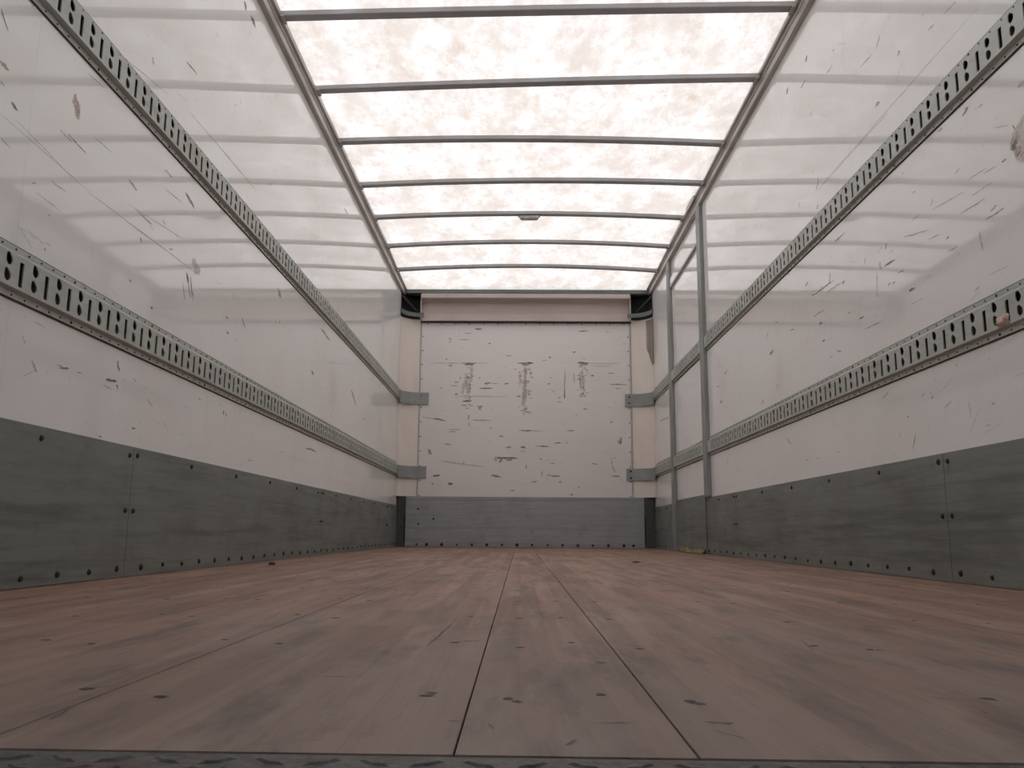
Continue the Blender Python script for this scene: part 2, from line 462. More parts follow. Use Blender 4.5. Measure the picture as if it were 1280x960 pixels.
MARKS_FRONT = [(-0.442,2.07,-0.375,2.07,0.019,'d'),
(-0.547,2.029,-0.476,2.027,0.01,'g'),
(-0.692,1.966,-0.667,1.966,0.024,'g'),
(-0.7,1.944,-0.67,1.947,0.01,'g'),
(-0.599,1.963,-0.493,1.965,0.008,'g'),
(-0.316,1.928,-0.285,1.928,0.016,'g'),
(-0.143,1.807,-0.081,1.809,0.011,'g'),
(-0.56,1.734,-0.428,1.733,0.023,'d'),
(-0.538,1.716,-0.45,1.714,0.012,'d'),
(-0.868,1.732,-0.56,1.733,0.007,'g'),
(-0.424,1.736,-0.318,1.735,0.006,'g'),
(-0.692,1.709,-0.662,1.709,0.017,'d'),
(-0.631,1.544,-0.592,1.546,0.013,'d'),
(-0.586,1.587,-0.566,1.587,0.013,'d'),
(-0.346,1.536,-0.288,1.536,0.02,'d'),
(-0.288,1.536,-0.206,1.535,0.008,'g'),
(-0.158,1.536,-0.114,1.537,0.016,'d'),
(-0.39,1.49,-0.267,1.492,0.014,'d'),
(-0.629,1.429,-0.599,1.429,0.017,'d'),
(-0.62,1.408,-0.113,1.413,0.007,'g'),
(-0.554,1.362,-0.462,1.369,0.016,'d'),
(-0.405,1.312,-0.361,1.311,0.025,'g'),
(-0.775,1.492,-0.742,1.492,0.01,'g'),
(-0.035,1.412,0.004,1.413,0.016,'d'),
(-0.724,1.773,-0.702,1.772,0.014,'g'),
(-0.666,1.514,-0.604,1.513,0.01,'g'),
(-0.54,1.323,-0.51,1.323,0.012,'g'),
(-0.063,1.676,-0.041,1.676,0.014,'p'),
(-0.028,1.734,0.124,1.735,0.025,'d'),
(0.012,1.717,0.082,1.715,0.014,'d'),
(0.558,2.052,0.651,2.052,0.016,'d'),
(0.5,1.846,0.529,1.845,0.015,'d'),
(0.268,1.796,0.286,1.796,0.024,'g'),
(0.543,1.737,0.654,1.737,0.024,'d'),
(0.556,1.719,0.648,1.719,0.011,'d'),
(0.654,1.737,0.951,1.737,0.008,'g'),
(0.679,1.71,0.88,1.71,0.007,'g'),
(0.085,1.64,0.11,1.637,0.0201,'d'),
(0.673,1.617,0.7,1.616,0.019,'d'),
(0.424,1.676,0.419,1.39,0.012,'g'),
(0.42,1.48,0.418,1.39,0.012,'d'),
(0.256,1.535,0.285,1.535,0.015,'d'),
(0.852,1.532,1.019,1.531,0.012,'d'),
(0.899,1.496,0.951,1.495,0.009,'g'),
(0.836,1.642,0.897,1.641,0.011,'g'),
(0.36,1.4,0.384,1.398,0.017,'g'),
(0.344,1.362,0.388,1.361,0.013,'g'),
(0.282,1.592,0.297,1.592,0.012,'d'),
(0.301,1.463,0.332,1.464,0.01,'g'),
(0.205,1.766,0.253,1.766,0.01,'g'),
(-0.936,1.211,-0.827,1.2,0.0109,'p'),
(-0.827,1.196,-0.713,1.178,0.0171,'d'),
(-0.458,1.182,-0.276,1.18,0.011,'g'),
(-0.688,1.091,-0.566,1.09,0.011,'p'),
(-0.679,1.073,-0.606,1.073,0.015,'p'),
(-0.199,1.03,-0.161,1.029,0.015,'d'),
(-0.138,0.928,-0.084,0.928,0.02,'b'),
(0.002,0.93,0.047,0.929,0.015,'d'),
(-0.714,0.955,-0.649,0.941,0.0153,'g'),
(-0.241,0.826,-0.025,0.827,0.02,'d'),
(-0.2,0.79,-0.169,0.804,0.0219,'d'),
(-0.133,0.804,-0.074,0.805,0.018,'d'),
(-0.245,0.804,-0.214,0.803,0.012,'d'),
(-0.876,0.895,-0.827,0.868,0.0376,'g'),
(-0.741,0.792,-0.529,0.766,0.0091,'g'),
(-0.528,0.761,-0.33,0.743,0.0071,'g'),
(-0.819,0.656,-0.752,0.656,0.02,'d'),
(-0.271,0.664,-0.181,0.651,0.0212,'d'),
(-0.673,0.568,-0.633,0.586,0.0295,'d'),
(-0.824,0.594,-0.811,0.572,0.0125,'d'),
(-0.09,0.523,-0.05,0.527,0.0131,'g'),
(-0.012,1.088,0.074,1.087,0.012,'d'),
(-0.533,0.793,-0.533,0.752,0.012,'g'),
(-0.492,1.234,-0.492,1.179,0.015,'g'),
(-0.488,1.161,-0.48,1.12,0.0153,'g'),
(-0.4,1.288,-0.373,1.288,0.023,'g'),
(-0.013,1.278,0.06,1.272,0.0151,'p'),
(0.051,1.269,0.104,1.256,0.0124,'d'),
(0.042,1.086,0.108,1.086,0.015,'d'),
(0.106,1.085,0.215,1.082,0.006,'g'),
(0.445,1.086,0.513,1.087,0.014,'g'),
(0.323,0.971,0.382,0.972,0.018,'d'),
(0.142,0.939,0.192,0.939,0.009,'g'),
(0.183,0.939,0.269,0.936,0.016,'d'),
(0.002,0.929,0.048,0.929,0.017,'d'),
(0.923,0.968,0.96,1.023,0.0294,'g'),
(0.932,0.967,0.957,0.991,0.0198,'d'),
(0.849,0.832,0.866,0.752,0.0092,'g'),
(0.864,0.756,0.892,0.694,0.0112,'d'),
(0.856,0.658,0.936,0.657,0.016,'d'),
(0.246,0.667,0.295,0.662,0.011,'g'),
(0.291,0.659,0.376,0.658,0.017,'d'),
(0.103,0.599,0.168,0.608,0.0132,'g'),
(0.669,0.782,0.729,0.769,0.0133,'g'),
(0.282,0.773,0.327,0.777,0.015,'g'),
(0.207,0.707,0.207,0.649,0.013,'g'),
(0.851,1.174,0.878,1.174,0.018,'g'),
(0.183,0.82,0.204,0.821,0.0171,'g'),
(0.057,0.76,0.058,0.724,0.015,'g'),
(0.469,0.484,0.499,0.484,0.014,'d'),
(0.363,0.604,0.394,0.606,0.018,'g'),
(0.596,1.293,0.637,1.293,0.012,'d'),
(0.537,0.558,0.559,0.559,0.012,'g'),
(-0.49,1.596,-0.474,1.596,0.012,'p'),
(-0.492,1.379,-0.47,1.38,0.006,'b'),
(-0.475,1.605,-0.44,1.606,0.008,'b'),
(-0.54,1.392,-0.504,1.394,0.01,'b'),
(-0.495,1.485,-0.469,1.484,0.009,'b'),
(-0.485,1.32,-0.453,1.319,0.009,'b'),
(-0.525,1.447,-0.498,1.448,0.005,'b'),
(-0.509,1.578,-0.483,1.578,0.013,'b'),
(-0.501,1.523,-0.48,1.522,0.008,'b'),
(-0.47,1.322,-0.455,1.323,0.011,'b'),
(-0.524,1.595,-0.504,1.595,0.012,'p'),
(-0.504,1.391,-0.479,1.392,0.012,'b'),
(-0.484,1.524,-0.457,1.525,0.009,'b'),
(-0.534,1.536,-0.504,1.537,0.006,'b'),
(-0.521,1.371,-0.494,1.371,0.007,'b'),
(-0.496,1.671,-0.472,1.672,0.005,'b'),
(-0.502,1.591,-0.472,1.591,0.013,'b'),
(-0.515,1.593,-0.496,1.594,0.008,'p'),
(-0.515,1.352,-0.496,1.353,0.007,'p'),
(-0.51,1.635,-0.484,1.635,0.013,'b'),
(-0.542,1.323,-0.513,1.324,0.007,'p'),
(-0.556,1.323,-0.527,1.323,0.011,'b'),
(-0.553,1.358,-0.528,1.357,0.012,'b'),
(-0.524,1.295,-0.49,1.296,0.011,'b'),
(-0.511,1.296,-0.488,1.296,0.011,'p'),
(-0.517,1.603,-0.492,1.605,0.012,'b'),
(-0.502,1.36,-0.47,1.362,0.01,'b'),
(-0.569,1.327,-0.54,1.327,0.006,'b'),
(-0.569,1.448,-0.546,1.449,0.01,'b'),
(-0.518,1.689,-0.483,1.691,0.009,'b'),
(-0.519,1.37,-0.487,1.371,0.006,'b'),
(-0.494,1.33,-0.469,1.329,0.011,'b'),
(-0.509,1.331,-0.479,1.33,0.007,'p'),
(-0.49,1.621,-0.469,1.621,0.009,'p'),
(-0.49,1.401,-0.464,1.401,0.009,'b'),
(-0.52,1.592,-0.491,1.591,0.013,'b'),
(-0.537,1.415,-0.506,1.414,0.007,'p'),
(-0.529,1.37,-0.502,1.371,0.01,'b'),
(-0.501,1.421,-0.476,1.422,0.011,'b'),
(-0.503,1.456,-0.478,1.458,0.0081,'p'),
(-0.527,1.619,-0.51,1.621,0.012,'p'),
(-0.536,1.364,-0.5,1.365,0.009,'b'),
(0.068,1.433,0.095,1.433,0.01,'b'),
(0.016,1.413,0.043,1.412,0.008,'b'),
(0.034,1.286,0.054,1.286,0.012,'p'),
(0.017,1.512,0.046,1.513,0.009,'b'),
(-0.003,1.611,0.023,1.61,0.01,'b'),
(0.019,1.665,0.058,1.664,0.009,'b'),
(0.028,1.654,0.066,1.653,0.007,'b'),
(0.046,1.559,0.074,1.558,0.01,'b'),
(0.039,1.258,0.055,1.26,0.0079,'b'),
(0.058,1.668,0.088,1.667,0.01,'b'),
(0.081,1.396,0.111,1.396,0.01,'b'),
(0.026,1.466,0.052,1.466,0.006,'b'),
(0.033,1.296,0.066,1.297,0.008,'b'),
(0.054,1.683,0.079,1.682,0.007,'b'),
(0.043,1.308,0.07,1.308,0.007,'p'),
(0.018,1.241,0.052,1.24,0.008,'p'),
(0.025,1.315,0.058,1.316,0.01,'p'),
(0.036,1.421,0.058,1.422,0.012,'b'),
(0.065,1.555,0.093,1.554,0.011,'p'),
(0.012,1.395,0.043,1.395,0.013,'b'),
(0.028,1.658,0.056,1.659,0.007,'b'),
(0.003,1.338,0.037,1.34,0.012,'p'),
(0.081,1.463,0.11,1.464,0.011,'b'),
(0.041,1.477,0.06,1.476,0.01,'p'),
(0.016,1.559,0.035,1.558,0.01,'p'),
(0.054,1.559,0.087,1.558,0.009,'b'),
(0.081,1.688,0.107,1.688,0.01,'p'),
(-0.003,1.548,0.021,1.548,0.005,'b'),
(0.043,1.564,0.067,1.563,0.006,'b'),
(0.023,1.599,0.057,1.598,0.009,'b'),
(-0.032,1.539,-0.014,1.538,0.006,'p'),
(0.055,1.56,0.084,1.559,0.006,'p'),
(0.03,1.614,0.056,1.615,0.006,'b'),
(0.023,1.545,0.057,1.546,0.013,'b'),
(0.091,1.597,0.126,1.599,0.011,'b'),
(0.015,1.39,0.04,1.391,0.007,'b'),
(0.01,1.446,0.044,1.445,0.005,'b'),
(0.033,1.595,0.056,1.596,0.01,'b'),
(0.024,1.529,0.044,1.528,0.007,'b'),
(-0.026,1.608,0.008,1.607,0.009,'b'),
(0.036,1.555,0.055,1.556,0.007,'b'),
(0.017,1.633,0.041,1.633,0.008,'b'),
(-0.013,1.56,0.019,1.56,0.007,'b'),
(0.016,1.421,0.046,1.423,0.009,'p'),
(0.053,1.633,0.075,1.633,0.01,'b'),
(0.037,1.537,0.066,1.536,0.012,'b'),
(0.007,1.542,0.037,1.543,0.009,'b'),
(0.028,1.293,0.062,1.294,0.01,'b'),
(0.062,1.672,0.088,1.672,0.01,'b'),
(-0.004,1.575,0.016,1.574,0.006,'b'),
(0.007,1.566,0.036,1.567,0.005,'b'),
(-0.026,1.306,-0.001,1.306,0.006,'b'),
(0.02,1.279,0.057,1.28,0.012,'p'),
(0.089,1.241,0.102,1.241,0.009,'b'),
(0.01,1.653,0.038,1.653,0.01,'b'),
(0.013,1.496,0.028,1.495,0.007,'b'),
(0.023,1.569,0.045,1.567,0.007,'b'),
(0.03,1.446,0.053,1.447,0.01,'b'),
(0.041,1.45,0.062,1.45,0.009,'b'),
(0.074,1.435,0.102,1.435,0.011,'p'),
(0.028,1.489,0.048,1.489,0.007,'b'),
(0.055,1.562,0.082,1.563,0.011,'b'),
(0.049,1.545,0.076,1.547,0.0051,'p'),
(0.019,1.695,0.048,1.696,0.007,'p'),
(0.034,1.515,0.06,1.517,0.011,'b'),
(0.068,1.671,0.094,1.671,0.011,'b'),
(0.022,1.251,0.043,1.252,0.01,'b'),
(0.049,1.471,0.08,1.471,0.008,'b'),
(0.04,1.518,0.058,1.518,0.01,'b'),
(0.044,1.293,0.07,1.291,0.008,'p'),
(0.612,1.673,0.649,1.672,0.009,'b'),
(0.554,1.42,0.582,1.419,0.007,'b'),
(0.599,1.695,0.623,1.696,0.008,'p'),
(0.557,1.59,0.581,1.589,0.006,'p'),
(0.567,1.703,0.596,1.703,0.006,'b'),
(0.54,1.619,0.569,1.619,0.012,'b'),
(0.623,1.449,0.65,1.449,0.011,'b'),
(0.564,1.413,0.595,1.414,0.01,'b'),
(0.573,1.495,0.61,1.496,0.006,'p'),
(0.585,1.455,0.611,1.454,0.009,'b'),
(0.597,1.688,0.628,1.689,0.012,'b'),
(0.591,1.506,0.606,1.507,0.011,'b'),
(0.557,1.702,0.585,1.701,0.011,'b'),
(0.585,1.499,0.602,1.501,0.012,'b'),
(0.596,1.475,0.615,1.475,0.008,'b'),
(0.56,1.429,0.593,1.428,0.011,'p'),
(0.535,1.477,0.561,1.478,0.006,'b'),
(0.594,1.425,0.625,1.425,0.009,'b'),
(0.578,1.497,0.604,1.496,0.007,'p'),
(0.584,1.442,0.609,1.441,0.012,'b'),
(0.545,1.579,0.569,1.578,0.009,'b'),
(0.575,1.606,0.595,1.608,0.009,'b'),
(0.574,1.437,0.605,1.438,0.012,'b'),
(0.562,1.576,0.585,1.576,0.012,'b'),
(0.592,1.475,0.62,1.475,0.008,'b'),
(0.631,1.638,0.659,1.638,0.007,'b'),
(0.538,1.587,0.561,1.586,0.01,'b'),
(0.573,1.444,0.596,1.445,0.01,'b'),
(0.599,1.413,0.631,1.414,0.008,'b'),
(0.563,1.51,0.586,1.51,0.007,'b'),
(0.567,1.648,0.587,1.648,0.01,'b'),
(0.607,1.618,0.635,1.619,0.01,'b'),
(0.598,1.417,0.617,1.417,0.011,'b'),
(0.623,1.665,0.646,1.666,0.008,'b'),
(0.564,1.586,0.584,1.585,0.011,'b'),
(0.567,1.404,0.59,1.403,0.006,'b')]
# ================================================================== THE SETTING
# ---- floor: dark subfloor, nine laminated planks, sunk screws
fl = MB().box(XL - .02, XR + .02, .56, Y1 + .03, -.075, -.030).build('floor', M['subfloor'])
struct(fl, 'worn brown laminated hardwood plank floor of the truck box', 'floor')
SEAMS = [XL, -.930, -.620, -.345, -.040, .110, .395, .690, .975, XR]
planks = []
for i in range(9):
    g_ = .0006 if i in (3, 4, 5) else .0003
    a, b = SEAMS[i] + g_, SEAMS[i + 1] - g_
    c = .0007
    ya, yb = .549 - .021 * a, .549 - .021 * b
    dz = random.uniform(-.0008, .0004)
    prof = [(a, -.028), (b, -.028), (b, -c), (b - c * .7, 0), (a + c * .7, 0), (a, -c)]
    vs = [(x, ya + (yb - ya) * (x - a) / (b - a) + (.0010 if z > -.001 else 0), z + dz) for x, z in prof] + [(x, Y1 - .004, z + dz) for x, z in prof]
    n = 6
    fs = [(k, (k + 1) % n, n + (k + 1) % n, n + k) for k in range(n)] + [tuple(range(n))[::-1], tuple(range(n, 2 * n))]
    planks.append(finish('plank', vs, fs, M['plank'], fl))
sm = MB().disc((0, 0, 0), (0, 0, 1), .0052, .0005, 10, 0, .0046).build('screw', M['screw'])
SCREW = sm.data; bpy.data.objects.remove(sm)
XS = [-1.07, -.985, -.875, -.70, -.587, -.515, -.366, -.293, -.076, -.003, .070, .144, .355, .424, .640, .735, .910, 1.03, 1.12]
for row in range(10):
    for k, x in enumerate(XS):
        y = .735 + .3335 * row + (-.016 if k % 2 else .016) + random.uniform(-.012, .012)
        if random.random() < .12: continue
        i = max(j for j in range(9) if SEAMS[j] <= x)
        s_ = link('screw', SCREW, (x + random.uniform(-.006, .006), y, WORLD[planks[i]].z + .0278), planks[i])
        s_.scale = (random.uniform(.8, 1.35), random.uniform(.8, 1.2), 1)

# ---- side walls: backing board, 1.22 m laminate panels, scuffs
def marks_mesh(marks, place, extra, area, seed, slope):
    """thin smears of rubber and paint on the wall: a tapered ragged sliver each"""
    rnd = random.Random(seed); keys = 'dgbpws'; mb = MB()
    al = list(marks)
    (a0, a1), (b0, b1), ok = area
    for _ in range(extra):
        for _t in range(20):
            a, b = rnd.uniform(a0, a1), rnd.uniform(b0, b1)
            if ok(a, b): break
        r = rnd.random()
        if r < .45:
            ln, w, k = rnd.uniform(.006, .03), rnd.uniform(.0015, .005), rnd.choice('ddgg')
        elif r < .9:
            ln, w, k = rnd.uniform(.02, .11), rnd.uniform(.0007, .0018), 'g'
        else:
            ln, w, k = rnd.uniform(.02, .06), rnd.uniform(.006, .014), rnd.choice('pb')
        an = rnd.gauss(*slope)
        al.append((a, b, a + ln * math.cos(an), b + ln * math.sin(an), w, k))
    for a, b, c, d, w, k in al:
        ln = math.hypot(c - a, d - b)
        if ln < w: 
            c, d = a + w, b; ln = w
        ux, uy = (c - a) / ln, (d - b) / ln
        seg = max(4, min(12, int(ln / max(w, .002) / 2)))
        top, bot = [], []
        wob = 0
        for i in range(seg + 1):
            t = i / seg
            wob = wob * .6 + rnd.gauss(0, .25) * w
            env = (math.sin(math.pi * min(1, max(0, .06 + .88 * t))) ** .6) * w * .5
            px, py = a + (c - a) * t - uy * wob * .5, b + (d - b) * t + ux * wob * .5
            e1, e2 = env * rnd.uniform(.55, 1.25), env * rnd.uniform(.55, 1.25)
            top.append(place(px - uy * e1, py + ux * e1)); bot.append(place(px + uy * e2, py - ux * e2))
        mb.add(top + bot, [(i, i + 1, seg + 2 + i, seg + 1 + i) for i in range(seg)], keys.index(k))
    return mb
MK = [MARK[k] for k in 'dgbpws']
MKF = [M['floor_dent'], M['floor_scratch']]
def side_wall(name, X, sgn, label, marks, ends):
    """sgn is +1 when the room lies towards +X"""
    wl = MB().box(min(X - sgn * .055, X - sgn * .006), max(X - sgn * .055, X - sgn * .006), Y0, Y1 + .06, -.12, 2.53).build(name, M['dark'])
    struct(wl, label, 'wall')
    for y0, y1 in ends:
        o = MB().box(min(X, X - sgn * .0055), max(X, X - sgn * .0055), y0 + .0002, y1 - .0002, 0.0, 2.50).build('wall_panel', M['wall'], wl)
    mk = marks_mesh(marks, lambda a, b: (X + sgn * .0006, a, b), 170 if sgn > 0 else 330, ((1.4, 7.7), (.40, 2.36), lambda a, b: not (.64 < b < .77 or 1.34 < b < 1.48)), 5 if sgn > 0 else 9, (-.35 if sgn > 0 else -.45, .5))
    s_ = mk.build('scuff_marks', MK, wl); s_['kind'] = 'stuff'
    return wl
cut = [Y0, .61, 1.83, 3.05, 4.27, 5.49, 6.71, Y1 + .05]
wl = side_wall('wall_left', XL, 1, 'glossy white laminate side wall without a door, on the left', MARKS_LEFT, list(zip(cut, cut[1:])))
cutr = [Y0, .61, 1.83, 3.05, 4.27, 5.62]
wr = side_wall('wall_right', XR, -1, 'glossy white laminate side wall that holds the side door, on the right', MARKS_RIGHT, list(zip(cutr, cutr[1:])) + [(6.93, Y1 + .05)])

FLOOR_MARKS = [(0.055, 0.641, 0.083, 0.642, 0.003, 'd'),
    (0.08, 0.926, 0.091, 0.926, 0.009, 'd'),
    (-0.081, 1.087, -0.049, 1.105, 0.009, 'g'),
    (-0.122, 1.234, -0.113, 1.225, 0.0022, 'd'),
    (-0.109, 1.048, -0.1, 1.311, 0.0022, 'd'),
    (-0.1, 1.311, -0.099, 1.396, 0.0013, 'g'),
    (-0.19, 0.827, -0.157, 0.829, 0.004, 'g'),
    (-0.227, 1.386, -0.197, 1.351, 0.0022, 'g'),
    (-0.39, 1.336, -0.396, 1.469, 0.0022, 'g'),
    (-0.336, 0.636, -0.34, 0.675, 0.0022, 'g'),
    (0.03, 0.575, 0.038, 0.59, 0.0022, 'd'),
    (0.134, 0.647, 0.153, 0.642, 0.005, 'd'),
    (0.134, 0.622, 0.152, 0.595, 0.0022, 'g'),
    (0.066, 0.759, 0.074, 0.745, 0.0022, 'd'),
    (0.136, 0.72, 0.149, 0.711, 0.009, 'd'),
    (-0.006, 0.717, 0.002, 0.721, 0.009, 'd'),
    (-0.079, 0.752, -0.069, 0.749, 0.009, 'd'),
    (-0.295, 0.721, -0.286, 0.725, 0.009, 'd'),
    (-0.368, 0.757, -0.355, 0.769, 0.0022, 'd'),
    (0.384, 0.748, 0.396, 0.738, 0.009, 'd'),
    (0.357, 0.692, 0.359, 0.684, 0.0022, 'd'),
    (0.345, 0.753, 0.36, 0.737, 0.0022, 'g'),
    (0.128, 1.077, 0.153, 1.049, 0.0022, 'g'),
    (0.421, 1.044, 0.431, 1.045, 0.009, 'd'),
    (0.42, 1.373, 0.439, 1.374, 0.009, 'g'),
    (-0.051, 0.642, -0.042, 0.642, 0.003, 'd'),
    (-0.591, 1.055, -0.589, 1.063, 0.0022, 'd'),
    (-0.578, 1.056, -0.571, 1.079, 0.0022, 'd'),
    (0.683, 1.498, 0.701, 1.486, 0.009, 'g'),
    (1.134, 2.12, 1.142, 2.066, 0.0022, 'g'),
    (0.362, 1.139, 0.344, 1.026, 0.0022, 'g'),
    (-0.235, 0.627, -0.23, 0.635, 0.0022, 'g'),
    (-0.022, 0.635, -0.017, 0.618, 0.0022, 'g'),
    (0.53, 3.026, 0.538, 2.805, 0.0022, 'g'),
    (-0.37, 1.837, -0.334, 1.796, 0.0022, 'g'),
    (-0.365, 1.429, -0.367, 1.457, 0.0022, 'g'),
    (-0.472, 0.978, -0.451, 1.112, 0.0022, 'g'),
    (-0.434, 0.938, -0.437, 1.0, 0.0022, 'g')]
s_ = marks_mesh(FLOOR_MARKS, lambda a, b: (a, b, .0005), 0, ((0, 1), (0, 1), None), 31, (0, 1)).build('scuff_marks', MKF, fl); s_['kind'] = 'stuff'

# ---- front bulkhead
wf = MB().box(XL - .05, XR + .05, Y1 + .012, Y1 + .06, -.12, 2.53).build('wall_front', M['dark'])
struct(wf, 'scuffed white front bulkhead at the far end of the truck box', 'wall')
pn = MB().box(-.957, 1.046, Y1, Y1 + .011, 0, 2.40).build('wall_panel', M['front_wall'], wf)
bevel(pn, .002, 2)
wr_ = random.Random(77); WASH = []
for cx, z1, wd, nn in ((-.505, 1.42, .045, 9), (.048, 1.32, .05, 16), (.592, 1.47, .04, 7)):     # rusty runs below the three dark dents
    for _ in range(nn):
        x = cx + wr_.gauss(0, wd * .5); za = wr_.uniform(z1 + .12, 1.715); zb = max(z1, za - wr_.uniform(.05, .2))
        WASH.append((x, za, x + wr_.uniform(-.006, .006), zb, wr_.uniform(.012, .03), 's'))
mk = marks_mesh(WASH + MARKS_FRONT, lambda a, b: (a, Y1 - .0006, b), 120, ((-.93, 1.02), (.48, 2.12), lambda a, b: True), 21, (0, .12))
s_ = mk.build('scuff_marks', MK, wf); s_['kind'] = 'stuff'
rv = MB()
for k in range(16):
    z = .47 + .1385 * k
    if z > 2.11: break
    for x in (-.944, 1.033): rv.disc((x, Y1, z), (0, -1, 0), .006, .003, 8)
for k in range(15): rv.disc((-.90 + .1355 * k, Y1, 2.118), (0, -1, 0), .006, .003, 8)
s_ = rv.build('rivets', M['rivet'], wf); s_['kind'] = 'stuff'
for x0, x1 in ((-.972, -.958), (1.047, 1.062)):
    o = MB().box(x0, x1, Y1 - .003, Y1 + .01, .462, 2.126).build('edge_strip', M['edge'], wf)
    bevel(o, .002, 1)

# ---- roof sheet, sagging and crowning from bow to bow
BOWS = [(3.538, 3.455, 2.462, 2.457, 2.465), (4.229, 4.042, 2.480, 2.450, 2.474), (4.796, 4.798, 2.456, 2.449, 2.479),
        (5.479, 5.371, 2.468, 2.442, 2.484), (6.072, 6.078, 2.464, 2.470, 2.502), (6.707, 6.676, 2.459, 2.452, 2.497), (7.276, 7.300, 2.436, 2.442, 2.482)]
def bow_point(bw, t):
    yl, yr, zl, zr, zc = bw
    x = XL + (XR - XL) * t
    z = zl + (zr - zl) * t + 4 * t * (1 - t) * (zc - (zl + zr) / 2)
    return Vector((x, yl + (yr - yl) * t, z))
rs = MB(); NX = 28
rows = []
ylist = [(Y0 - .02, None)] + [(None, b) for b in BOWS] + [(Y1 + .05, None)]
first, last = BOWS[0], BOWS[-1]
def roof_row(y, bw, dz):
    out = []
    for k in range(NX + 1):
        t = -.012 + 1.024 * k / NX
        p = bow_point(bw, t)
        out.append((p.x, p.y if y is None else y, p.z + .0125 + dz))
    return out
rows.append(roof_row(Y0 - .02, first, 0))
for y in (1.0, 1.64, 2.27, 2.9): rows.append(roof_row(y, first, .004))
for i, b in enumerate(BOWS):
    rows.append(roof_row(None, b, 0))
    if i + 1 < len(BOWS):
        c = tuple((p + q) / 2 for p, q in zip(b, BOWS[i + 1]))
        rows.append(roof_row(None, c, -.001))
rows.append(roof_row(7.84, (7.84, 7.84, 2.436, 2.442, 2.462), 0))
rows.append(roof_row(Y1 + .055, (8, 8, 2.436, 2.442, 2.441), 0))
vs = [p for r in rows for p in r]
fs = [(j * (NX + 1) + k, j * (NX + 1) + k + 1, (j + 1) * (NX + 1) + k + 1, (j + 1) * (NX + 1) + k) for j in range(len(rows) - 1) for k in range(NX)]
cl = finish('ceiling', vs, fs, M['roof'], None, None, True)
struct(cl, 'translucent mottled white fibreglass roof sheet letting daylight in', 'roof')

# ---- top rails along the eaves
def top_rail(name, X, sgn, label):
    prof = [(0, 2.391), (.024, 2.393), (.026, 2.400), (.026, 2.424), (.030, 2.427), (.034, 2.4335), (.030, 2.440), (.027, 2.442), (.027, 2.447), (.041, 2.452), (.043, 2.463), (.043, 2.476), (0, 2.53)]
    mb = MB().prism(prof, lambda p, q, t: (X + sgn * p, t, q), Y0, Y1 - .002)
    o = mb.build(name, M['top_rail'])
    struct(o, label, 'rail')
    return o
tl = top_rail('trim_1', XL, 1, 'ridged grey metal eave rail above the doorless wall')
tr = top_rail('trim_2', XR, -1, 'ridged grey metal eave rail above the side door')
o = MB().box(XR - .052, XR - .043, 5.63, 5.90, 2.440, 2.486).build('joint_plate', M['top_rail'], tr)

# ---- side door in the right wall: panel, track, posts, short rails, kick sheet
dr = MB().box(XR + .004, XR + .02, 5.60, 6.95, .375, 2.50).build('door_1', M['wall'])
struct(dr, 'white side door between two grey posts in the right wall', 'door')
o = MB().box(XR - .012, XR + .003, 5.73, 6.86, 2.165, 2.235).build('track', M['wall'], dr); bevel(o, .006, 2)
o = MB().box(XR - .014, XR + .003, 5.73, 6.86, 2.152, 2.158).build('track_lip', M['edge'], dr)
for y0, y1, d, z0, z1 in ((5.600, 5.715, .027, .3745, 2.391), (6.850, 6.965, .022, 0.0, 2.391)):
    o = MB().box(XR - d, XR + .004, y0, y1, z0, z1).build('post', M['post'], dr); bevel(o, .004, 2)
o = MB().box(XR - .006, XR + .004, 5.782, 6.846, .001, .396).build('kick_sheet', M['kick'], dr)

MB().box(XR + .004, XR + .02, 5.745, 6.95, 0, .3745).build('gap_shade_backing', M['dark'], dr)  # black sheet paints the shade inside the open slit by the door

# ---- added unseen yard, wall and cover that hold back daylight from the rear
gd = MB().box(-15, 15, -25, 30, -1.25, -1.2).build('ground', M['added_ground'])
struct(gd, 'unseen yard added below the truck to shape rear light', 'ground')

wh = MB().box(-12, 12, -6.3, -6, -1.2, 6).build('wall_rear_blocker', M['rear_blocker'])  # unseen wall, added to hold back light from the rear
struct(wh, 'unseen wall added behind the truck to block rear daylight', 'wall')
dc = MB().box(-12, 12, -6, .2, 3.3, 3.5).build('ceiling_sky_blocker', M['rear_blocker'])  # unseen cover, added to block sky light at the rear opening
struct(dc, 'unseen cover added behind the truck to keep sky light out', 'sky_blocker')

# ================================================================== THINGS
# ---- steel sill at the rear edge: tread plate with raised lugs
sp = MB().box(-1.19, 1.29, .10, .5462, -.030, -.0006)
sp.v = [(x, y - .021 * x if y > .5 else y, z) for x, y, z in sp.v]
sill = sp.build('sill_plate', M['tread'])
tag(sill, 'dark worn tread plate sill at the near edge of the floor', 'plate')
lg = MB()
for j in range(14):
    for i in range(80):
        x = -1.17 + .031 * i + (.0155 if j % 2 else 0); y = .528 - .0205 * j - .021 * x
        if x > 1.27: continue
        an = math.radians(-32 if (i + j) % 2 else 32)
        c, s2 = math.cos(an), math.sin(an)
        base = [(-.0125, 0), (0, -.0038), (.0125, 0), (0, .0038)]
        vs = [(x + p * c - q * s2, y + p * s2 + q * c, -.0007) for p, q in base] + [(x + (p * c - q * s2) * .6, y + (p * s2 + q * c) * .6, .0009) for p, q in base]
        lg.add(vs, [(0, 1, 5, 4), (1, 2, 6, 5), (2, 3, 7, 6), (3, 0, 4, 7), (4, 5, 6, 7)])
o = lg.build('tread_lugs', M['tread'], sill); o['kind'] = 'stuff'

